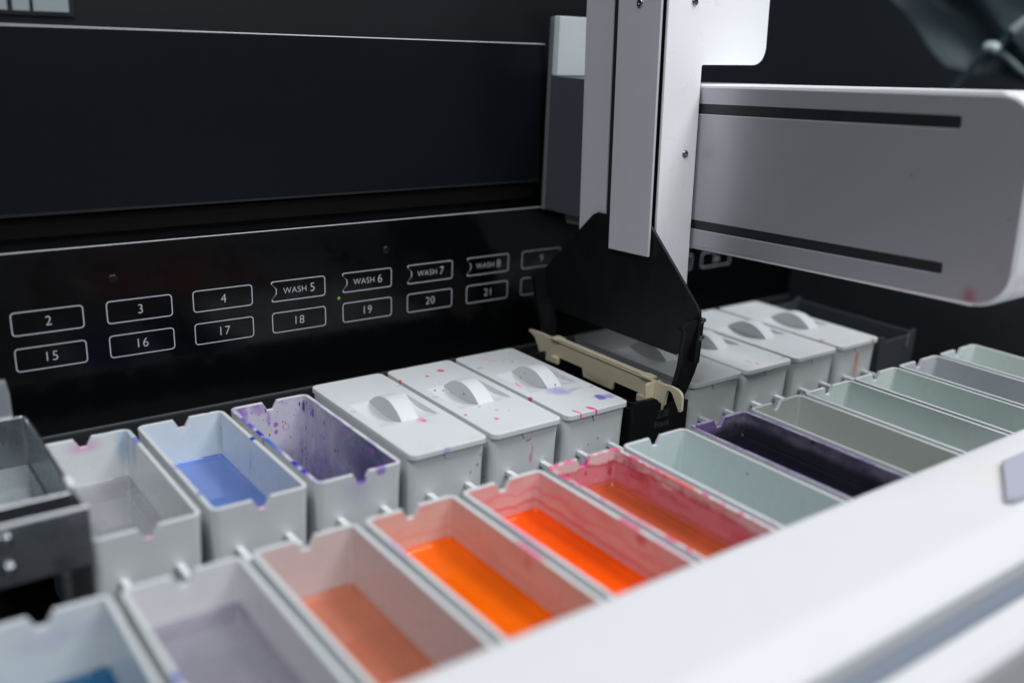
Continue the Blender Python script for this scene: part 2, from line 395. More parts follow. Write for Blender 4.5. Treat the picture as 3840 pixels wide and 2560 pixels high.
# ---------- lids
def lid_bm():
    bm = bmesh.new()
    x0, x1, y0, y1 = -0.2, BW + 0.2, -BL - 2.1, 2.1
    prof = [(0.0, 0.05), (0.0, 2.3), (0.16, 2.75), (0.6, 3.0), (1.0, 3.0), (1.6, 3.0)]
    rings = [[bm.verts.new((x, y, z)) for x, y in rrect(x0 + i, x1 - i, y0 + i, y1 - i, 4.2 - i)] for i, z in prof]
    n = len(rings[0])
    for a, b in zip(rings, rings[1:]):
        for i in range(n): bm.faces.new((a[i], a[(i + 1) % n], b[(i + 1) % n], b[i]))
    bm.faces.new(list(reversed(rings[0])))
    # scooped grip in the top, running under the handle, with upright end walls
    gx = [4.0, 5.3, 5.7] + [5.7 + (40.9 - 5.7) * i / 14 for i in range(1, 14)] + [40.9, 41.3, 42.5]
    gy = [-75.0] + [-73.2 + j * 36.4 / 34 for j in range(35)] + [-35.0]
    yc, hl = -55.0, 18.2
    def depth(x, y):
        t = (y - yc) / hl
        return 2.75 * (1 - t * t) if abs(t) < 1 and 5.6 < x < 41.0 else 0
    g = [[bm.verts.new((x, y, 3.0 - depth(x, y))) for x in gx] for y in gy]
    nx, ny = len(gx) - 1, len(gy) - 1
    for j in range(ny):
        for i in range(nx): bm.faces.new((g[j][i], g[j][i + 1], g[j + 1][i + 1], g[j + 1][i]))
    border = [g[0][i] for i in range(nx + 1)] + [g[j][nx] for j in range(1, ny + 1)] + [g[ny][i] for i in range(nx - 1, -1, -1)] + [g[j][0] for j in range(ny - 1, 0, -1)]
    es = []
    for lp in (rings[-1], border):
        for i in range(len(lp)):
            e = bm.edges.get((lp[i], lp[(i + 1) % len(lp)])) or bm.edges.new((lp[i], lp[(i + 1) % len(lp)])); es.append(e)
    bmesh.ops.triangle_fill(bm, use_beauty=True, edges=es)
    return bm
def handle_bm():
    """arched grip standing in the dish"""
    bm = bmesh.new(); x0, x1, yc, hl = 17.9, 28.6, -55.0, 18.2
    n = 24; secs = []
    for i in range(n + 1):
        t = -1 + 2 * i / n; y = yc + hl * t
        top = 2.99 + 7.7 * (1 - abs(t) ** 2.1)
        low = 2.95 - 2.8 * (1 - t * t)
        b = min(0.6, max(0.02, (top - 2.95) * 0.3))
        secs.append([bm.verts.new(q) for q in ((x0, y, low), (x0, y, top - b), (x0 + b * 0.3, y, top - b * 0.3), (x0 + b, y, top), (x1 - b, y, top), (x1 - b * 0.3, y, top - b * 0.3), (x1, y, top - b), (x1, y, low))])
    for a, c in zip(secs, secs[1:]):
        for j in range(8): bm.faces.new((a[j], a[(j + 1) % 8], c[(j + 1) % 8], c[j]))
    bm.faces.new(secs[0]); bm.faces.new(list(reversed(secs[-1])))
    return bm
m_lid = mat('white lid plastic', WHITE, 0.5, spec=0.3, grime=0.10, bump=0.03)
lid_me = handle_me = None
def lid(col, label, m=None):
    global lid_me, handle_me
    t = thing('box_lid', label, 'lid', (col * 50.0, 0, 0), 'white lids on the back row')
    if lid_me is None:
        a = finish('cover', lid_bm(), m_lid, t, smooth=30); lid_me = a.data
        h = finish('handle', handle_bm(), m_lid, t, smooth=40); handle_me = h.data
    else:
        a = link('cover', lid_me, t); h = link('handle', handle_me, t)
    if m:
        for o in (a, h):
            o.material_slots[0].link = 'OBJECT'; o.material_slots[0].material = m
    tb = prism('notch_plug', [(19.5, 0.03), (27.1, 0.03), (25.0, -4.5), (21.7, -4.5)], 'y', -BL - 0.15, -BL + 2.0, m or m_lid, t)
    return t

# ---- back row
E = lambda c, r, colr, st=0.9, soft=0.15, wob=0.0, rot=0.0: ('e', c, r, rot, colr, st, soft, wob)
in3 = mat('inside with pink notch', WHITE, 0.3, grime=0.08, stains=[
    E((23.2, -2.5, -4.5), (6.5, 4, 3.2), (0.62, 0.22, 0.50), 0.55, 0.8, 2.0), E((42.5, -4, -8), (3.2, 6, 10), (0.20, 0.36, 0.55), 0.55, 0.8, 3.0),
    E((44, -17, -5), (3, 3.5, 9), (0.18, 0.20, 0.50), 0.5, 0.8, 3.0), E((43, -12, -24), (3, 1.2, 9), (0.25, 0.22, 0.35), 0.35, 0.8, 2.0)])
rim3 = mat('rim with violet patch', WHITE, 0.3, stains=[E((45.3, -18, 0), (2.5, 4, 2), (0.20, 0.14, 0.62), 0.85, 0.2, 2.0), E((45, -7, 0), (2.5, 7, 2), (0.30, 0.55, 0.70), 0.5, 0.6, 2.0),
    E((34, -0.6, 0), (4, 0.5, 1.5), (0.05, 0.06, 0.4), 0.7, 0.3, 1.0), E((23.2, -1, -5), (3, 4, 1.5), (0.75, 0.42, 0.60), 0.8, 0.4), E((23.2, -110.5, -5), (3, 4, 1.5), (0.75, 0.40, 0.58), 0.8, 0.4)])
reagent_box(3, 0, 'open white box of clear fluid with a pink stained notch, beside the steel tank', (-26.8, (0.78, 0.77, 0.80), 0.25, 0.02), in3, rim3)
in4 = mat('inside of the blue box', (0.66, 0.72, 0.75), 0.3, stains=[E((44, -46, -14), (3, 1.0, 5), (0.12, 0.2, 0.3), 0.5, 0.7, 2.0), E((43.5, -3.5, -14), (1.6, 2, 12), (0.25, 0.32, 0.36), 0.5, 0.7, 2.0),
    ('below', -25.5, 0.5, 1.0, (0.25, 0.37, 0.76), 0.8)])
rim4 = mat('rim with a blue dot', WHITE, 0.3, stains=[E((45.2, -46.5, 0), (3, 2.0, 2), BLUE, 1, 0.12, 1.2), E((1.1, -60, 0), (2.5, 3.5, 2), (0.35, 0.42, 0.62), 0.6, 0.6, 2.5), E((1.2, -93, 0), (0.8, 2.0, 2), BLUE, 0.8, 0.3, 1.0),
    E((23.2, -1, -5), (3, 4, 1.5), (0.75, 0.45, 0.60), 0.8, 0.4), E((23.2, -110.5, -5), (3, 4, 1.5), (0.78, 0.45, 0.60), 0.85, 0.4), E((38, -0.8, 0), (1.2, 0.5, 1.5), (0.05, 0.04, 0.2), 0.8, 0.3)])
reagent_box(4, 0, 'open white box half full of pale blue fluid in the back row', (-26.0, (0.20, 0.32, 0.76), 0.75, 0.02), in4, rim4)
in5 = mat('inside splashed with violet', (0.62, 0.60, 0.70), 0.35, stains=[
    ('n', (0.05, 0.03, 0.02), 0.30, 0.70, (0.22, 0.22, 0.44), 0.85, (('X', 36, 43),)),
    ('n', (0.05, 0.02, 0.05), 0.25, 0.6, (0.055, 0.062, 0.19), 0.9, (('X', 36, 43), ('Y', -20, -85))),
    ('n', (0.06, 0.06, 0.05), 0.30, 0.7, (0.16, 0.11, 0.30), 0.8, (('Z', -20, -40),)),
    ('n', (0.10, 0.1, 0.11), 0.57, 0.66, (0.36, 0.14, 0.55), 0.75, (('Z', -13, -3),)),
    E((6, -2.6, -4), (3.0, 6, 6.5), (0.30, 0.12, 0.52), 0.8, 0.6, 6.0), E((16.5, -2.6, -3), (4.6, 4, 3.2), (0.36, 0.18, 0.55), 0.65, 0.7, 5.0), E((22, -2.6, -10), (1.2, 4, 4.5), (0.33, 0.14, 0.5), 0.6, 0.6, 4.0),
    E((26, -2.6, -14.5), (1.5, 3, 1.5), (0.42, 0.12, 0.52), 0.9, 0.2, .8), E((26, -2.6, -19), (1.3, 3, 1.4), (0.45, 0.12, 0.50), 0.9, 0.25, .8), ('ring', (32, -2.6, -17), (1.9, 6, 1.9), (0.55, 0.25, 0.45), 0.8, 0.35),
    E((43.6, -14, -7), (3, 1.3, 3), (0.05, 0.04, 0.30), 0.9, 0.3, 2.0), E((43.6, -11.5, -8.5), (3, .7, 1.6), (0.05, 0.05, 0.35), 0.9, 0.3, 1.0), E((43.6, -2.6, -7), (1.2, 1.2, 4), (0.05, 0.04, 0.15), 0.9, 0.3, 1.5),
    ('v', 3.0, 0.22, 0.6, (0.04, 0.035, 0.14), 0.9, 2.6, 2), ('v', 1.4, 0.38, 0.45, (0.06, 0.05, 0.18), 0.75, 1.7, 8), ('v', 6.0, 0.17, 0.6, (0.04, 0.03, 0.18), 0.9, 3.4, 4)])
rim5 = mat('rim spotted with blue', WHITE, 0.3, stains=[
    ('n', (0.3, 0.16, 0.1), 0.42, 0.52, (0.42, 0.34, 0.66), 0.75, (('X', 6, 0),)), ('n', (0.3, 0.22, 0.1), 0.50, 0.56, (0.08, 0.10, 0.62), 0.9, (('X', 6, 0), ('Y', -14, -20), ('Y', -104, -96))),
    E((1, -21, 0), (3, 4, 2), (0.20, 0.12, 0.62), 0.8, 0.4, 2.5), E((1, -30, 0), (3, 4, 2), (0.10, 0.08, 0.62), 0.85, 0.4, 2.5), E((1, -40, 0), (2.0, 2.6, 2), BLUE, 0.95, 0.2, 2.0), E((1, -44, 0), (2.0, 1.6, 2), BLUE, 0.95, 0.2, 1.5),
    E((1, -54, 0), (2.4, 5.5, 2), AZURE, 0.95, 0.3, 2.5), E((1, -64, 0), (2.4, 4, 2), (0.18, 0.2, 0.66), 0.8, 0.5, 2.5), E((1, -85, 0), (2.4, 2.6, 2), BLUE, 0.97, 0.2, 1.5), E((1, -95.5, 0), (2.4, 2.6, 2), (0.07, 0.01, 0.55), 0.97, 0.2, 1.5),
    ('n', (0.2, 0.08, 0.1), 0.46, 0.6, (0.45, 0.38, 0.66), 0.7, (('X', 40, 45),)), E((23.2, -110.5, -4.5), (4, 4, 2.2), (0.18, 0.08, 0.45), 0.95, 0.3, 1.5), E((34, -110.5, -0.5), (3.0, 2, 2.4), (0.36, 0.22, 0.62), 0.85, 0.3, 2.0)])
out5 = mat('outside with a violet smear', WHITE, 0.34, grime=0.1, stains=[E((21, -112, -8), (6, 3, 7), (0.50, 0.42, 0.66), 0.45, 0.9, 3.0), E((34, -112, -1.8), (2.6, 2, 2.2), (0.36, 0.2, 0.62), 0.9, 0.3, 1.2),
    ('v', 6, 0.25, 0.35, (0.16, 0.15, 0.22), 0.7, 1.8, 6), E((2, -109, -27), (2, 2, 1.8), (0.12, 0.12, 0.2), 0.8, 0.4)])
reagent_box(5, 0, 'open white box splashed all over inside with violet dye, blue spots along its rim', (-62, (0.05, 0.03, 0.12), 1.0, 0.05), in5, rim5, out5)

specks = lambda s: ('v', 5.5, 0.16, 0.45, (0.12, 0.10, 0.13), 0.85, 1.0, s)
f6 = mat('front with few specks', WHITE, 0.34, grime=0.1, stains=[E((43.2, -112, -7.3), (.8, 2, 1), (.2, .15, .2), .8, .4), E((41.6, -112, -12.6), (1, 2, 1.1), (0.5, 0.2, 0.25), .8, .4, .6), E((37.3, -112, -16), (.6, 2, .9), (.2, .15, .22), .8, .4)])
f7 = mat('front with a pink drip', WHITE, 0.34, grime=0.1, stains=[E((24.3, -112, -5.6), (2.0, 3, 1.3), (0.72, 0.14, 0.27), 0.9, 0.3, 1.0), E((28.0, -112, -12.2), (0.5, 3, 3), (0.75, 0.2, 0.33), 0.85, 0.3), E((27.2, -112, -17), (1.2, 3, 3.3), (0.74, 0.22, 0.33), 0.75, 0.3, .8), specks(12)])
f8 = mat('front with pink runs', WHITE, 0.34, grime=0.12, stains=[E((21.4, -112, -2.6), (0.6, 3, 3), (0.80, 0.1, 0.26), 0.85, 0.3), E((26, -112, -16.7), (.6, 3, 1.0), (0.8, 0.05, 0.2), .9, .3), E((19, -112, -19), (.5, 3, .9), (0.8, 0.05, 0.2), .8, .3), specks(21), ('v', 9, 0.2, 0.4, PINK, 0.7, 1.6, 33)])
f13 = mat('front with an orange run', WHITE, 0.34, grime=0.1, stains=[E((24.3, -112, -9), (1.7, 3, 5), (0.72, 0.20, 0.10), 0.75, 0.3, 1.0), E((24.6, -112, -16), (2.7, 3, 10), (0.72, 0.26, 0.16), 0.62, 0.35, 1.2)])
reagent_box(6, 0, 'white box under the cleanest lid, right of the violet splashed box', None, None, None, f6)
reagent_box(7, 0, 'white box with a pink drip below its front notch', None, None, None, f7)
reagent_box(8, 0, 'speckled white box with pink runs, just left of the black rack holder', None, None, None, f8)
reagent_box(10, 0, 'white box standing in the shade right of the black rack holder')
reagent_box(11, 0, 'second lidded white box right of the black rack holder')
reagent_box(12, 0, 'third lidded white box right of the black rack holder')
reagent_box(13, 0, 'white box with an orange run down its front, last before the smoked box', None, None, None, f13)
l6 = mat('lid almost clean', WHITE, 0.5, spec=0.3, grime=0.09, bump=0.03, stains=[E((28.6, -76.5, 3), (2.6, 3.2, 7), (0.80, 0.28, 0.42), 0.75, 0.4, 2.5), E((29.3, -77.3, 3), (1.2, 1.4, 7), (0.82, 0.08, 0.28), 0.8, 0.3), E((39, -111, 3), (4, 2.0, 7), (0.75, 0.5, 0.5), 0.35, 0.7, 2.0),
    E((20.5, -113.6, 1), (2, 3, 2.4), (0.45, 0.38, 0.66), 0.7, 0.5, 1.5), ('v', 6, 0.10, 0.3, (0.15, 0.15, 0.2), 0.6, 1, 14), ('ring', (44.3, -24, 3), (0.8, 0.8, 9), (0.1, 0.1, 0.12), 0.8, 0.3), ('ring', (2.8, -46.9, 3), (1.0, 1.6, 9), (0.1, 0.08, 0.14), 0.7, 0.25)])
l7 = mat('lid with pink droplets', WHITE, 0.5, spec=0.3, grime=0.09, stains=[E((30.3, -13.5, 3), (2.3, 2.5, 7), (0.80, 0.09, 0.20), 0.92, 0.1, 0.6), E((17.8, -18.1, 3), (1.2, 1.3, 7), (0.80, 0.08, 0.2), 0.9, 0.15), E((-0.2, -16.1, 3), (1.2, 1.4, 7), (0.85, 0.2, 0.12), 0.9, 0.2),
    E((14.4, -41.3, 3), (0.8, 0.8, 7), PINK, .9, .2), E((39.2, -36.5, 3), (.8, .8, 7), PINK, .9, .2), E((3.2, -82.1, 3), (.9, 1.0, 7), PINK, .9, .2), E((14.4, -95.5, 3), (1.3, 1.6, 7), PINK, .85, .2), E((13.8, 1.6, 3), (1.3, .7, 7), PINK, .9, .2), E((30, 1.6, 3), (1.0, .7, 7), PINK, .9, .2),
    E((22, -85, 3), (1.0, 1.2, 7), PINK, .5, .4), ('ring', (2.8, -50.7, 3), (1.1, 1.4, 9), (.1, .08, .1), .7, .3), ('v', 7, 0.14, 0.40, (0.13, 0.11, 0.15), 0.8, 1.0, 17), ('v', 11, 0.10, 0.5, PINK, 0.8, 1.0, 29), ('v', 3.4, 0.13, 0.35, (0.2, 0.16, 0.2), 0.8, 1.0, 31), ('v', 4.5, 0.13, 0.3, (0.7, 0.15, 0.25), 0.7, 1.0, 37)])
l8 = mat('lid with violet smears', WHITE, 0.5, spec=0.3, grime=0.12, stains=[
    E((20.7, -79.4, 3), (5.5, 6.5, 7), (0.26, 0.24, 0.62), 0.62, 0.7, 5.0, 0.6), E((30, -82, 3), (6, 1.8, 7), (0.30, 0.30, 0.66), 0.45, 0.8, 3.0, 0.2), E((36.1, -99.8, 3), (3.2, 4.2, 7), (0.14, 0.11, 0.55), 0.9, 0.25, 2.5), E((41.5, -101, 3), (3.5, 3.4, 7), (0.22, 0.2, 0.6), 0.7, 0.6, 4.0),
    E((10.4, -54.5, 3), (1.0, 6.0, 7), (0.82, 0.16, 0.32), 0.85, 0.2, 1.2, -0.25), E((12.8, -57, 3), (2.2, 5.5, 7), (0.8, 0.45, 0.55), 0.45, 0.7, 2.0), E((9.0, -110.2, 3), (0.9, 3.2, 7), (0.84, 0.07, 0.26), 0.95, 0.2, .8, .25), E((9.6, -114, 1.4), (.7, 2, 2), (0.84, 0.07, 0.26), 0.9, 0.2),
    E((19.6, -110.4, 3), (1.6, 3.4, 7), (0.84, 0.07, 0.26), 0.95, 0.2, .8, .3), E((21, -114, 1.2), (.7, 2, 4), (0.84, 0.07, 0.26), 0.9, 0.2), E((46, -111, 3), (.6, 3, 7), PINK, .9, .2, 0, .2), E((43.4, -83.6, 3), (1, 1, 7), PINK, .8, .3), E((-0.2, -79.7, 2), (1.2, 1.8, 3), PINK, .9, .2),
    ('ring', (27.4, -20.2, 3), (3.8, 3.8, 9), (0.55, 0.30, 0.40), 0.6, 0.14), E((16.4, -8, 3), (3, 3, 7), (0.75, 0.5, 0.58), 0.6, 0.5, 2.0), E((20, -14, 3), (2.4, 2.4, 7), (0.75, 0.5, 0.58), 0.5, 0.5, 2.0), E((4, -22, 3), (2.2, 1.4, 7), (0.6, 0.3, 0.4), 0.6, 0.5, 1.5),
    ('v', 5.5, 0.22, 0.5, (0.66, 0.28, 0.42), 0.6, 1.0, 40), specks(41), ('v', 2.4, 0.25, 0.22, (0.14, 0.12, 0.35), 0.7, 1.0, 44), ('v', 3.6, 0.16, 0.4, (0.6, 0.14, 0.25), 0.7, 1.0, 47)])
l11 = mat('lid with red dots', WHITE, 0.5, spec=0.3, grime=0.09, stains=[E((16.5, -100.2, 3), (1.0, 3, 7), (0.75, 0.2, 0.3), .75, .4, 1.0), E((18.5, -106.5, 3), (1.1, 2, 7), (0.75, 0.16, 0.28), .8, .4, .8), E((44.0, -107, 3), (1.1, 1.6, 7), (0.75, 0.1, 0.2), .8, .3), E((41, -98.4, 3), (.9, 1.2, 7), (0.3, 0.3, 0.6), .7, .4), specks(51)])
l13 = mat('lid with orange corner', WHITE, 0.5, spec=0.3, grime=0.09, stains=[E((2, -96, 2), (2.4, 2.2, 2), (0.7, 0.25, 0.08), .8, .4, 1.0), E((14, -18, 3), (2.4, 2.4, 7), (.5, .5, .62), .5, .6, 2.0), E((3, -12, 3), (1.5, 2, 7), (.7, .4, .45), .5, .5, 1.0), E((38, -113, 2), (1.2, 3, 3), (.35, .12, .08), .7, .3), specks(61)])
lid(6, 'nearly clean white lid with one pink smudge, leftmost lid', l6)
lid(7, 'white lid dotted with pink droplets, second lid from the left', l7)
lid(8, 'white lid with violet smears and pink runs, beside the cream slide rack', l8)
lid(10, 'white lid half in the shade of the black gripper blade')
lid(11, 'white lid with small red dots, right behind the gripper hook', l11)
lid(12, 'clean white lid, second from the right end of the back row')
lid(13, 'rightmost white lid with an orange spot at its near left edge', l13)

# ---- front row
RED = (0.72, 0.05, 0.12); DRED = (0.42, 0.01, 0.06)
inG = mat('inside pale green', (0.68, 0.745, 0.725), 0.3, grime=0.06)
inT = mat('inside blue grey', (0.64, 0.685, 0.70), 0.3, grime=0.06, stains=[E((30, -3, -10), (14, 4, 4), (0.5, 0.47, 0.62), 0.4, 0.9, 6.0), ('below', -28.5, 1, 1.5, (0.02, 0.22, 0.36), 0.9)])
reagent_box(2, 1, 'white box of dark teal fluid in the near left corner', (-30.0, (0.0, 0.10, 0.24), 0.92, 0.03), inT)
inL = mat('inside lilac grey', (0.70, 0.695, 0.72), 0.3, grime=0.06, stains=[('below', -19.6, 0.6, 1.2, (0.61, 0.60, 0.65), 0.9), E((34, -60, -52), (12, 18, 12), (0.50, 0.40, 0.62), 0.5, 0.9, 6.0)])
rimL = mat('rim with blue drop', WHITE, 0.3, stains=[E((1.0, -62, 0), (2.4, 2.4, 2), (0.10, 0.08, 0.62), 0.9, 0.3, 1.0)])
reagent_box(3, 1, 'open white box of clear lilac-tinted fluid in the front row', (-20.2, (0.60, 0.58, 0.64), 0.28, 0.02), inL, rimL)
inO0 = mat('inside rosy grey', (0.64, 0.55, 0.54), 0.3, grime=0.05, stains=[('below', -27.5, 0.6, 1.5, (0.66, 0.20, 0.11), 0.9)])
reagent_box(4, 1, 'white box of pale salmon fluid, left of the bright orange ones', (-28.5, (0.62, 0.20, 0.115), 0.85, 0.03), inO0)
inO1 = mat('inside salmon', (0.68, 0.47, 0.42), 0.3, grime=0.05, stains=[('tide', -14.5, 1.0, 5, (0.62, 0.22, 0.20), 0.5), E((44, -60, -5), (4, 3, 3), (0.6, 0.15, 0.18), .6, .6, 2.0), ('n', (0.05, 0.05, 0.08), 0.45, 0.75, (0.62, 0.33, 0.29), 0.5, ())])
rimO1 = mat('rim with pink dashes', WHITE, 0.3, stains=[E((45.4, -60, 0), (3, 9, 2), (0.85, 0.26, 0.42), 0.9, 0.4, 2.5), E((1.0, -32, 0), (3, 9, 2), (0.62, 0.44, 0.66), 0.7, 0.6, 3.0), ('n', (0.2, 0.12, 0.1), 0.60, 0.68, (0.85, 0.35, 0.5), 0.8, ())])
reagent_box(5, 1, 'white box of bright orange fluid, the nearer left one of two', (-21.0, (0.92, 0.14, 0.0), 1.0, 0.03), inO1, rimO1)
inO2 = mat('inside pink and salmon', (0.69, 0.47, 0.45), 0.3, stains=[('n', (0.05, 0.05, 0.10), 0.42, 0.7, (0.66, 0.26, 0.27), 0.6, ()), ('tide', -8.5, 1.4, 15, (0.70, 0.18, 0.24), 0.55), ('tide', -15.0, 1.6, 9, (0.66, 0.10, 0.15), 0.75), 
    E((44, -74, -3), (4, 3, 2.5), (0.55, 0.06, 0.12), .7, .6, 2.0)])
rimO2 = mat('rim with long pink mark', WHITE, 0.3, stains=[E((45.2, -65.5, 0), (3, 6.5, 2), (0.90, 0.16, 0.32), 0.95, 0.25, 1.5), E((1.0, -45, 0), (3, 16, 2), (0.80, 0.40, 0.56), 0.8, 0.5, 5.0), E((45, -90, 0), (1.5, 10, 2), (0.8, 0.4, 0.5), 0.6, 0.5, 3.0), ('n', (0.2, 0.10, 0.1), 0.56, 0.64, (0.85, 0.30, 0.46), 0.85, (('Y', -30, -40),))])
reagent_box(6, 1, 'white box of bright orange fluid with a long pink rim mark', (-20.6, (1.0, 0.10, 0.0), 1.0, 0.03), inO2, rimO2)
inR = mat('inside stained crimson', (0.74, 0.56, 0.55), 0.3, stains=[('below', -5.0, 12, 0.6, (0.66, 0.20, 0.25), 0.9), ('n', (0.06, 0.05, 0.10), 0.42, 0.70, (0.60, 0.09, 0.13), 0.8, (('X', 30, 42),)), ('n', (0.10, 0.08, 0.18), 0.50, 0.66, (0.36, 0.02, 0.07), 0.6, (('X', 36, 42), ('Z', -14, -8), ('Z', -1, -4))), ('tide', -6.0, 1.0, 12, DRED, 0.6), ('tide', -16.5, 0.7, 8, (0.36, 0.02, 0.05), 0.8),
    ('below', -15.5, 7, 2.0, (0.70, 0.16, 0.11), 0.8), ('v', 5, 0.4, 0.4, (0.55, 0.02, 0.09), 0.75, 1.8, 71)])
rimR = mat('rim spotted with crimson', WHITE, 0.3, stains=[('n', (0.25, 0.16, 0.1), 0.46, 0.56, (0.85, 0.10, 0.28), 0.9, ()), E((45, -46, 0), (3, 12, 2), (0.90, 0.22, 0.22), 0.9, 0.3, 3.0), E((1, -60, 0), (3, 22, 2), (0.85, 0.40, 0.50), 0.6, 0.5, 6.0), E((1, -14, 0), (3, 4.5, 2), (0.85, 0.06, 0.22), 0.9, 0.3, 2.0), E((44, -2.5, 0), (3, 3, 2), (0.85, 0.12, 0.25), 0.9, 0.3, 1.0), E((25.8, -1, -4), (1.6, 4, 2.5), (0.86, 0.02, 0.3), 0.95, 0.3, .5)])
reagent_box(7, 1, 'box streaked crimson on every inner wall, in the front row', (-20.3, (0.60, 0.115, 0.04), 0.9, 0.03), inR, rimR)
inE = mat('inside grey green', (0.62, 0.71, 0.71), 0.3, grime=0.05, stains=[E((43, -48, -8), (4, .7, .7), (.2, .1, .15), .8, .4)])
rimE = mat('rim with few pink specks', WHITE, 0.3, stains=[('n', (0.3, 0.20, 0.1), 0.60, 0.64, (0.85, 0.20, 0.42), 0.85, (('X', 5, 0),)), E((25.8, -1, -4), (1.6, 4, 2.5), (0.66, 0.56, 0.72), 0.8, 0.4)])
reagent_box(8, 1, 'empty white box between the crimson box and the dark violet box', (-66, (0.5, 0.58, 0.58), 0.4, 0.03), inE, rimE)
inD = mat('inside caked with dark violet', (0.18, 0.165, 0.235), 0.5, spec=0.3, stains=[('n', (0.06, 0.05, 0.12), 0.35, 0.6, (0.07, 0.062, 0.11), 0.85, ()), ('below', -6.5, 6, 3.0, (0.021, 0.023, 0.036), 0.95), ('v', 4, 0.35, 0.35, (0.025, 0.02, 0.045), 0.7, 1.3, 81), E((14, -3, -3), (12, 4, 4), (0.24, 0.15, 0.40), 0.6, 0.7, 4.0)])
rimD = mat('rim washed with violet', (0.52, 0.48, 0.62), 0.35, stains=[('n', (0.2, 0.06, 0.1), 0.42, 0.62, (0.28, 0.22, 0.46), 0.8, ()), ('n', (0.3, 0.10, 0.1), 0.56, 0.64, (0.12, 0.08, 0.26), 0.8, ())])
reagent_box(9, 1, 'box of almost black violet dye with a lavender stained rim', (-15, (0.010, 0.011, 0.020), 1.0, 0.35), inD, rimD)
inY = mat('inside olive grey', (0.50, 0.53, 0.49), 0.32, grime=0.05, stains=[('below', -24, 0.6, 1.0, (0.42, 0.45, 0.42), 0.8)])
reagent_box(10, 1, 'white box with olive-grey inside, right of the dark violet box', (-25, (0.36, 0.40, 0.37), 0.7, 0.05), inY)
reagent_box(11, 1, 'white box with pale green inside, right of the olive-grey box', (-30, (0.44, 0.56, 0.52), 0.5, 0.03), inG)
inG2 = mat('inside mint', (0.71, 0.78, 0.755), 0.3, grime=0.06)
reagent_box(12, 1, 'white box with mint green inside, third from the right end of the front row', (-34, (0.46, 0.60, 0.56), 0.5, 0.03), inG2)
inP = mat('inside cool grey', (0.58, 0.62, 0.64), 0.3, grime=0.06, stains=[E((28, -3, -3), (2.5, 4, 6), (0.72, 0.45, 0.58), 0.6, 0.6, 2.0)])
reagent_box(13, 1, 'white box with a faint pink notch and cool grey inside, second from the right end', (-40, (0.5, 0.55, 0.57), 0.5, 0.03), inP)
reagent_box(14, 1, 'last open white box at the far right end of the front row', (-40, (0.48, 0.58, 0.55), 0.5, 0.03), inG)

# smoked box at the end of the back row
sb = thing('smoked_box', 'dark smoked plastic box at the right end of the back row', 'box', (704, 0, 0))
fr_ = [(0, 0), (5, 0), (7, -4), (40, -4), (42, 0), (47, 0), (45, -80), (2, -80)]
for y0, y1 in ((-2.5, 0), (-110, -107.5)): prism('end_wall', fr_, 'y', y0, y1, m_smoke, sb, bev=0.3)
for x0 in (0.2, 44.4): box('side_wall_panel', x0, x0 + 2.3, -107.4, -2.6, -80, -2.0, m_smoke, sb, bev=0.3)
box('bottom', 2.6, 44.3, -107.4, -2.6, -80, -77, m_smoke, sb)
box('clip', 33, 36.5, -111.5, -110.05, -12, -2, mat('grey clip', (0.12, 0.13, 0.14), 0.3), sb, bev=0.5)

# ---------------------------------------------------------------- black rack holder
rh = thing('rack_holder', 'black holder with front lettering that carries the cream slide rack', 'holder', (450, 0, 0))
hp = [(0, -80), (0, 0.5), (17, 0.5), (19.5, -0.6), (22, -3.5), (25.5, -6), (46.5, -6), (46.5, -80)]
prism('front_wall', hp, 'y', -114, -111, m_blackplastic, rh, bev=0.4)
box('back_wall_panel', 0, 46.5, -2.5, 0, -80, -3, m_blackplastic, rh, bev=0.4)
for x0 in (0.02, 43.98): box('side_wall_panel', x0, x0 + 2.5, -110.9, -2.6, -80, -4, m_blackplastic, rh, bev=0.3)
box('bottom', 2.6, 43.9, -110.9, -2.6, -80, -76, m_blackplastic, rh)
m_dimprint = mat('faint grey print', (0.10, 0.105, 0.11), 0.5)
hl_ = lambda u, v, t: (u, -114.06 + t, v)
text('lettering', 'Front', 25.0, -16.8, 4.0, 'c', m_dimprint, rh, hl_)
def strokes(name, segs, wd, m, parent):
    bm = bmesh.new()
    for (a, b, c, d) in segs:
        dx, dz = c - a, d - b; l = math.hypot(dx, dz); nx, nz = -dz / l * wd / 2, dx / l * wd / 2
        ex, ez = dx / l * wd / 2, dz / l * wd / 2
        vs = [bm.verts.new(q) for q in ((a - ex + nx, -114.07, b - ez + nz), (a - ex - nx, -114.07, b - ez - nz), (c + ex - nx, -114.07, d + ez - nz), (c + ex + nx, -114.07, d + ez + nz))]
        bm.faces.new(vs)
    return finish(name, bm, m, parent, smooth=0)
X0, Zt = 20.3, -8.2     # two Chinese characters: front side
strokes('lettering', [(X0, Zt, X0 + 4.2, Zt), (X0 + 2.2, Zt, X0 + 2.2, Zt - 4.3), (X0 + 2.2, Zt - 2.0, X0 + 4.0, Zt - 2.0), (X0 + 0.8, Zt - 1.8, X0 + 0.8, Zt - 4.3), (X0 - 0.2, Zt - 4.3, X0 + 4.4, Zt - 4.3)], 0.38, m_dimprint, rh)
X1 = X0 + 5.3
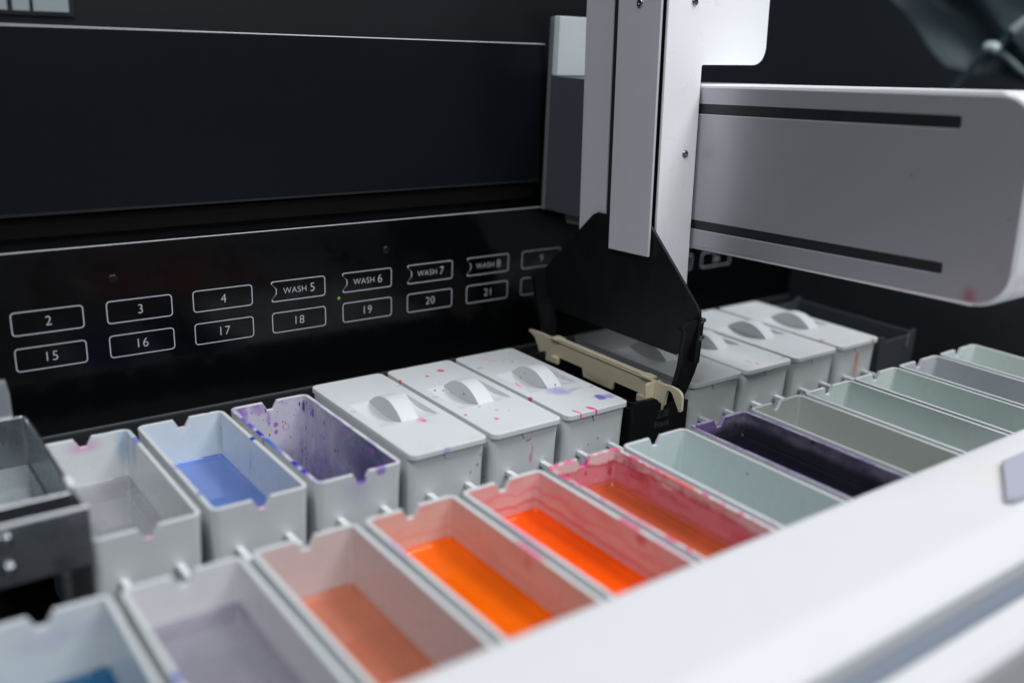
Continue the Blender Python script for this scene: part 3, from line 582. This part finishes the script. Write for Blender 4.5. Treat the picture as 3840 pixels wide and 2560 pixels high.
strokes('lettering', [(X1 - 0.2, Zt, X1 + 4.4, Zt), (X1 + 2.0, Zt, X1 + 1.6, Zt - 1.0), (X1 + 0.2, Zt - 1.1, X1 + 4.0, Zt - 1.1), (X1 + 0.2, Zt - 1.1, X1 + 0.2, Zt - 4.4), (X1 + 4.0, Zt - 1.1, X1 + 4.0, Zt - 4.4), (X1 + 0.2, Zt - 4.3, X1 + 4.0, Zt - 4.3),
                       (X1 + 1.5, Zt - 1.1, X1 + 1.5, Zt - 4.3), (X1 + 2.7, Zt - 1.1, X1 + 2.7, Zt - 4.3), (X1 + 1.5, Zt - 2.2, X1 + 2.7, Zt - 2.2), (X1 + 1.5, Zt - 3.2, X1 + 2.7, Zt - 3.2)], 0.32, m_dimprint, rh)

# ---------------------------------------------------------------- cream slide rack
sr = thing('slide_rack', 'cream plastic slide rack sitting in the black holder under the gripper', 'rack', (473, -56.3, 0))
half = [(0, 8.0), (40, 8.0), (58, 8.6), (64, 9.2), (69, 8.9), (72, 7.6), (73.5, 5.4), (73.8, -3.2), (73, -4.2), (71.6, -4.2), (65.6, 5.0), (64.4, 6.4), (61.5, 6.4), (60.6, 5.0), (60, -4.0), (58.6, -4.6), (57.5, -9.0), (46, -9.0), (45.5, -2.8), (15.5, -2.8), (14.0, -9.0), (0, -9.0)]
back = [(40, 8.0), (58, 8.4), (66, 8.4), (73.8, 7.6), (73.8, 6.4), (67, 4.6), (64, 0), (60.5, -6), (58.5, -9.0), (46, -9.0), (45.5, -2.8), (15.5, -2.8), (14.0, -9.0)]
outl = [(-a, b) for a, b in half] + list(reversed(back))
prism('rack_plate', outl, 'x', 0, 1.9, m_cream, sr, bev=0.3)
prism('top_rail', [(-1.6, -47.5), (3.6, -47.5), (5.6, -47.2), (5.6, -41), (3.4, -38), (3.4, 38), (5.6, 41), (5.6, 47.2), (3.6, 47.5), (-1.6, 47.5), (-1.9, 41), (-0.6, 38), (-0.6, -38), (-1.9, -41)], 'z', 8.05, 9.6, m_cream, sr, bev=0.35)
for sgn in (-1, 1):
    if sgn < 0: prism('end_flange', [(-7.4, -9.5), (-7.4, 5.6), (-6.8, 7.2), (-5.2, 8.0), (-0.05, 8.0), (-0.05, -9.5)], 'y', sgn * 50.5 - 0.9, sgn * 50.5 + 0.9, m_cream, sr, bev=0.3)
    prism('end_flange', [(1.95, -9.5), (1.95, 8.0), (5.2, 8.0), (7.4, 6.6), (7.4, -9.5)], 'y', sgn * 50.5 - 0.9, sgn * 50.5 + 0.9, m_cream, sr, bev=0.3)
    box('latch_block', -2.6, -0.05, sgn * 42 - 3.5, sgn * 42 + 3.5, -7.5, -3.0, m_cream, sr, bev=0.5)
for sx in (-8.5, 9.0):
    box('slide_rail', sx - 1.2, sx + 1.2, -49.5, 49.5, -9.6, -7.2, m_blackplastic, sr, bev=0.4)
    box('slide_rail', sx - 1.2, sx + 1.2, -49.5, 49.5, -17.6, -15.2, m_blackplastic, sr, bev=0.4)

# ---------------------------------------------------------------- robot arm: beam, column, gripper
ra = thing('robot_arm', 'white and grey robot arm with a vertical column and black gripper', 'robot arm', (518, 0, 84))
def lean(o, deg=-2.3, py=-80.0, pz=47.0):              # the whole arm stands 2.3 degrees off square
    R = Matrix.Rotation(math.radians(deg), 3, 'X'); P = Vector((0, py, pz))
    o.location = (P - R @ P) * S; o.rotation_euler = (math.radians(deg), 0, 0)
def bz(y, z): return z
def beam_outline(i, r):
    y0, y1, z0, z1 = -282.0 + i, 40, 80.6 + i, 179.6 - i
    pts = [(y1, z0), (y1, z1)] + arc(y0 + r, z1 - r, r, 90, 180, 8) + arc(y0 + r, z0 + r, r, 180, 270, 8)
    return [(y, bz(y, z) - 84) for y, z in pts]
beam = prism('beam', beam_outline(0, 18.5), 'x', 0, 64, m_paint, ra, bev=2.0, seg=4); lean(beam)
sp = lambda u, v, t: (-0.35 + t, u, v)
side = beam_outline(2.2, 16.3)
def slot(z0, z1, y0): return [(y, bz(y, z) - 84) for y, z in ((20, z0), (y0 + 0.8, z0), (y0, z0 + 0.8), (y0, z1 - 0.8), (y0 + 0.8, z1), (20, z1))]
s1 = slot(162.2, 168.2, -246.5); s2 = slot(93.2, 98.9, -247.0)
plate = curve_fill('side_plate', [side, s1, s2], 0.5, m_grey, beam, sp)
m_side = mat('grey beam side', (0.45, 0.46, 0.49), 0.36, rvar=0.1, metal=0.55, bump=0.05, bumpscale=4, stains=[E((0, -262, 0.5), (9, 3.0, 4.5), (0.50, 0.03, 0.14), 0.6, 0.8, 3.0), E((0, -275, 17), (9, 2.0, 2.4), (0.42, 0.42, 0.47), 0.7, 0.4),
    ('v', 13, 0.10, 0.35, (0.04, 0.03, 0.05), 0.8, 1.0, 5)])
plate.data.materials[0] = m_side
for s_ in (s1, s2): curve_fill('slot', [[(u, v) for u, v in s_]], 0.16, m_dark, beam, lambda u, v, t: (-0.2 + t, u, v))
for z0, y0 in ((162.2, -245.7), (93.2, -246.2)):
    box('slot_highlight', -0.75, -0.3, y0, 20, z0 - 84 - 0.45, z0 - 84 - 0.02, mat('slot edge highlight', (0.75, 0.76, 0.8), 0.35, metal=0.3), beam)  # thin bright strip paints the highlight on the slot's lower edge
# rear carriage cover
prism('carriage', [(-13.5, 44.5), (-15.0, 42.5), (-15.0, -2), (20, -2), (20, 44.5)], 'z', 2.0, 93.5, mat('dark grey cover', (0.075, 0.085, 0.10), 0.35), ra, bev=0.5)
box('edge_strip', -17.0, -15.1, 42.6, 45.6, 2.0, 132.0, mat('grey edge strip', (0.16, 0.18, 0.19), 0.35), ra, bev=0.5)
box('carriage_cap', -15.0, 40, 37.5, 44.4, 93.8, 132.5, mat('pale carriage cover', (0.72, 0.78, 0.79), 0.35), ra, bev=1.0)
# column (coordinates relative to the arm's origin x=518, z=84)
colm = box('column', -33.0, -5.0, -79, -17, -3, 236, m_black, ra, bev=0.6); lean(colm)
box('side_cover', -34.6, -33.1, -40.2, -15.5, -14, 236, m_strip, colm, bev=0.4)
box('side_cover', -39.8, -38.0, -85.2, -50.0, -4.5, 236, m_strip, colm, bev=0.5)
box('spacer', -37.9, -33.1, -76, -54, 30, 236, m_black, colm)
fpts = [(-31.6, -30), (-2.2, -30), (-2.2, 105.6), (-1.0, 106.8)] + [(40, 106.9)] + arc(45, 117.0, 10, 270, 360, 6) + [(55.0, 236), (-31.6, 236)]
prism('front_plate', fpts, 'y', -83.2, -81.2, m_paint, colm, bev=0.4)
box('front_core', -30, -8, -81.1, -79.1, -20, 236, m_black, colm)
m_screw = mat('steel screw', (0.35, 0.36, 0.36), 0.25, metal=1.0)
for c, ax in (((-11.3, -83.25, 55.0), (0, -1, 0)), ((-11.0, -83.25, 141.2), (0, -1, 0)), ((-39.85, -68.3, 139.6), (-1, 0, 0))):
    bm = bmesh.new(); screw_head(bm, c, ax, 2.4, 1.0, 1.1); finish('screw', bm, m_screw, colm)
# gripper blade
gl_ = [(-36.5, 98.3), (-83.0, 98.3), (-85.5, 97), (-127, 58.5), (-129.2, 55.5), (-129.6, 52), (-129.4, 25), (-122, 25), (-119, 31), (-117.5, 28), (-113.5, 25.4), (0.8, 25.4), (5.0, 28), (6.4, 32), (17, 32), (17, 47), (15.5, 50), (-32, 96)]
blade = prism('gripper_blade', [(y, z - 84) for y, z in gl_], 'x', -36.8, -34.6, m_blackplastic, ra, bev=0.5)
for sgn in (1, -1):
    yy = -127.2 if sgn > 0 else 14.8
    hk = [(-49.2, -37.6), (-48.6, -36.0), (-46.0, -34.0), (-39.5, -32.6), (-33.0, -33.2), (-31.4, -35.0), (-31.2, -59.4), (-33.1, -59.5), (-33.5, -65.1), (-38.3, -76.5), (-43, -81.5), (-48.3, -79.0), (-48.8, -71.2), (-45.9, -60.6), (-45.9, -57.6), (-44.9, -39.8), (-46.0, -37.0)]
    h = prism('hook', hk, 'y', yy - 1.9, yy + 1.9, m_blackplastic, blade, bev=0.5)
    for v in h.data.vertices:                        # the lower end is cranked in, behind the ear of the rack
        zz = v.co.z * 1000 + 84; k = min(1, max(0, (33 - zz) / 22)) * 9.0 * S
        v.co.x += k * 0.88; v.co.y += k * sgn; v.co.z -= k * 0.5
    for z in (49.5, 39.0):
        bm = bmesh.new(); screw_head(bm, (-31.3 if False else -34.55, yy - 1.0 + (1.0 if sgn > 0 else 0), z - 84), (1, 0, 0), 1.9, 5.2, 0.9)
        finish('bolt', bm, m_screw, blade)

# ---------------------------------------------------------------- steel tank at the left
tk = thing('steel_tank', 'stainless steel tank with a screwed front plate at the left edge', 'tank', (150, 0, 0))
def shell_tank():
    bm = bmesh.new()
    prof = [(0.6, -19), (0, 12), (0, 15.6), (0.3, 16), (1.3, 16), (1.6, 15.6), (1.6, 12), (2.2, -16)]
    rings = [[bm.verts.new((x, y, z)) for x, y in rrect(-46.5 + i, 0 - i, -95 + i, 3 - i, max(0.6, 3.2 - i), 5)] for i, z in prof]
    n = len(rings[0])
    for a, b in zip(rings, rings[1:]):
        for i in range(n): bm.faces.new((a[i], a[(i + 1) % n], b[(i + 1) % n], b[i]))
    bm.faces.new(rings[-1]); bm.faces.new(list(reversed(rings[0]))); return bm
finish('tank_shell', shell_tank(), m_steel, tk)
box('front_shelf', -46.5, -0.3, -112, -95.1, 13.9, 15.4, mat('dark steel shelf', (0.06, 0.065, 0.075), 0.35, metal=0.8), tk, bev=0.3)
fpl = box('front_plate', -46.5, 0.8, -113.6, -112.1, -9.2, 16.2, m_steel, tk, bev=0.5)
for z in (11.5, -1.2):
    bm = bmesh.new(); screw_head(bm, (-30.0, -113.65, z), (0, -1, 0), 2.9, 2.6, 1.2); finish('screw', bm, m_chrome, tk)
box('plate_lip', -46.5, 0.9, -113.9, -112.0, 16.25, 17.2, m_bright_edge, tk, bev=0.25)
box('rim_clip', -2.2, 0.9, -92, -83, 15.9, 18.4, m_bright_edge, tk, bev=0.9, seg=3)
box('leg', -11.5, -8.0, -110.5, -107.5, -80, -9.3, m_steel, tk, bev=0.4)
prism('hinge_block', [(-46, 8), (-46, 31), (-44, 34.6), (-7.0, 34.2), (-6.2, 28), (-5.6, 8)], 'y', 3.3, 8.5, mat('pale cast metal', (0.55, 0.57, 0.6), 0.35, metal=0.7), tk, bev=0.6)
finish('liquid', box_bm(bmesh.new(), -44, -2.6, -92.4, 0.4, -15.9, -9), liquid('tank fluid', (0.30, 0.36, 0.37), 0.6, 0.05), tk)

# ---------------------------------------------------------------- white front fascia
fa = thing('front_fascia', 'broad white front edge of the machine, blurred, along the lower right', 'fascia', (300, -281, 0))
prof = [(0, -78), (0, 18.5), (-0.8, 20.8), (-3, 22), (-4.5, 22), (-45, 22), (-47, 21.9), (-51, 21.0), (-62, 17.0), (-63.5, 15), (-64, -16), (-75, -16), (-75.5, 14), (-77, 15.5), (-88, 15), (-90.5, 13), (-91.5, 8), (-91.5, -78)]
prism('rail_body', prof, 'x', -550, 500, mat('white fascia', (0.70, 0.70, 0.71), 0.55, spec=0.3, grime=0.03, stains=[('v', 16, 0.07, 0.4, (0.45, 0.43, 0.42), 0.5, 1.0, 3), ('n', (0.02, 0.05, 0.05), 0.55, 0.8, (0.66, 0.67, 0.69), 0.35, ()), E((190, -22, 22), (14, 8, 5), (0.70, 0.68, 0.60), 0.4, 0.9, 6.0)]), fa)
box('groove_shade', -550, 500, -74.9, -64.1, -10, 9.0, mat('dark blue groove shade', (0.17, 0.20, 0.25), 0.5), fa, bev=0.5)  # dark filler: the groove's shade put into its colour
prism('latch', [(203, -19.6), (280, -21), (280, -43), (178, -44), (168.5, -43), (166, -40.5)], 'z', 22.05, 25.5, mat('grey latch', (0.42, 0.43, 0.50), 0.4), fa, bev=1.0)

# ---------------------------------------------------------------- glassy reflections beyond the beam, built as added folds and tubes
def tube(name, pts, r, m, parent=None):
    cd = bpy.data.curves.new(name, 'CURVE'); cd.dimensions = '3D'; cd.bevel_depth = r; cd.bevel_resolution = 3; cd.use_fill_caps = True
    s_ = cd.splines.new('BEZIER'); s_.bezier_points.add(len(pts) - 1)
    for b, q in zip(s_.bezier_points, pts): b.co = q; b.handle_left_type = b.handle_right_type = 'AUTO'
    return from_curve(name, cd, m, parent, lambda u, v, t: (u, v, t))
m_teal = mat('teal haze', (0.085, 0.125, 0.142), 0.45)
m_glint = mat('pale glint', (0.55, 0.65, 0.68), 0.2)
bm = bmesh.new()
NX, NZ = 26, 16
g = [[bm.verts.new((1150 + 16 * math.sin(i * 0.9) + 8 * math.sin(j * .8 + i * .4), -190 + 540 * i / NX - 230 * (1 - j / NZ), 130 + 190 * j / NZ + (i / NX) ** 2 * 60)) for j in range(NZ + 1)] for i in range(NX + 1)]
for i in range(NX):
    for j in range(NZ): bm.faces.new((g[i][j], g[i + 1][j], g[i + 1][j + 1], g[i][j + 1]))
bmesh.ops.solidify(bm, geom=bm.faces[:], thickness=2.0)
tag(finish('reflected_haze', bm, m_teal, smooth=60), 'teal folds imitating a blurred reflection at the top right', 'reflected_haze')
m_reflection = mat('dark teal reflection', (0.07, 0.11, 0.125), 0.35)
h1 = thing('reflection', 'blurred dark reflection with a pale tip low in the top right corner', 'reflection', (1112, 60, 210))
tube('reflection_body', [(10, 60, -70), (4, 26, -26), (0, 4, -4), (4, -40, -26), (4, -90, -40)], 4, m_reflection, h1)
tube('glint', [(-3, 7, 1), (-3, 0, 2), (-3, -6, -2)], 5, m_glint, h1)  # short pale tube in place of a bright glint
h2 = thing('reflection', 'blurred dark reflection with a pale tip nearest the top right corner', 'reflection', (1112, 32, 233))
tube('reflection_body', [(8, 40, -40), (4, 22, -16), (0, 0, 6), (8, -50, 40)], 4, m_reflection, h2)
tube('glint', [(-3, 9, -5), (-3, 0, 3), (-3, -10, 11)], 5, m_glint, h2)
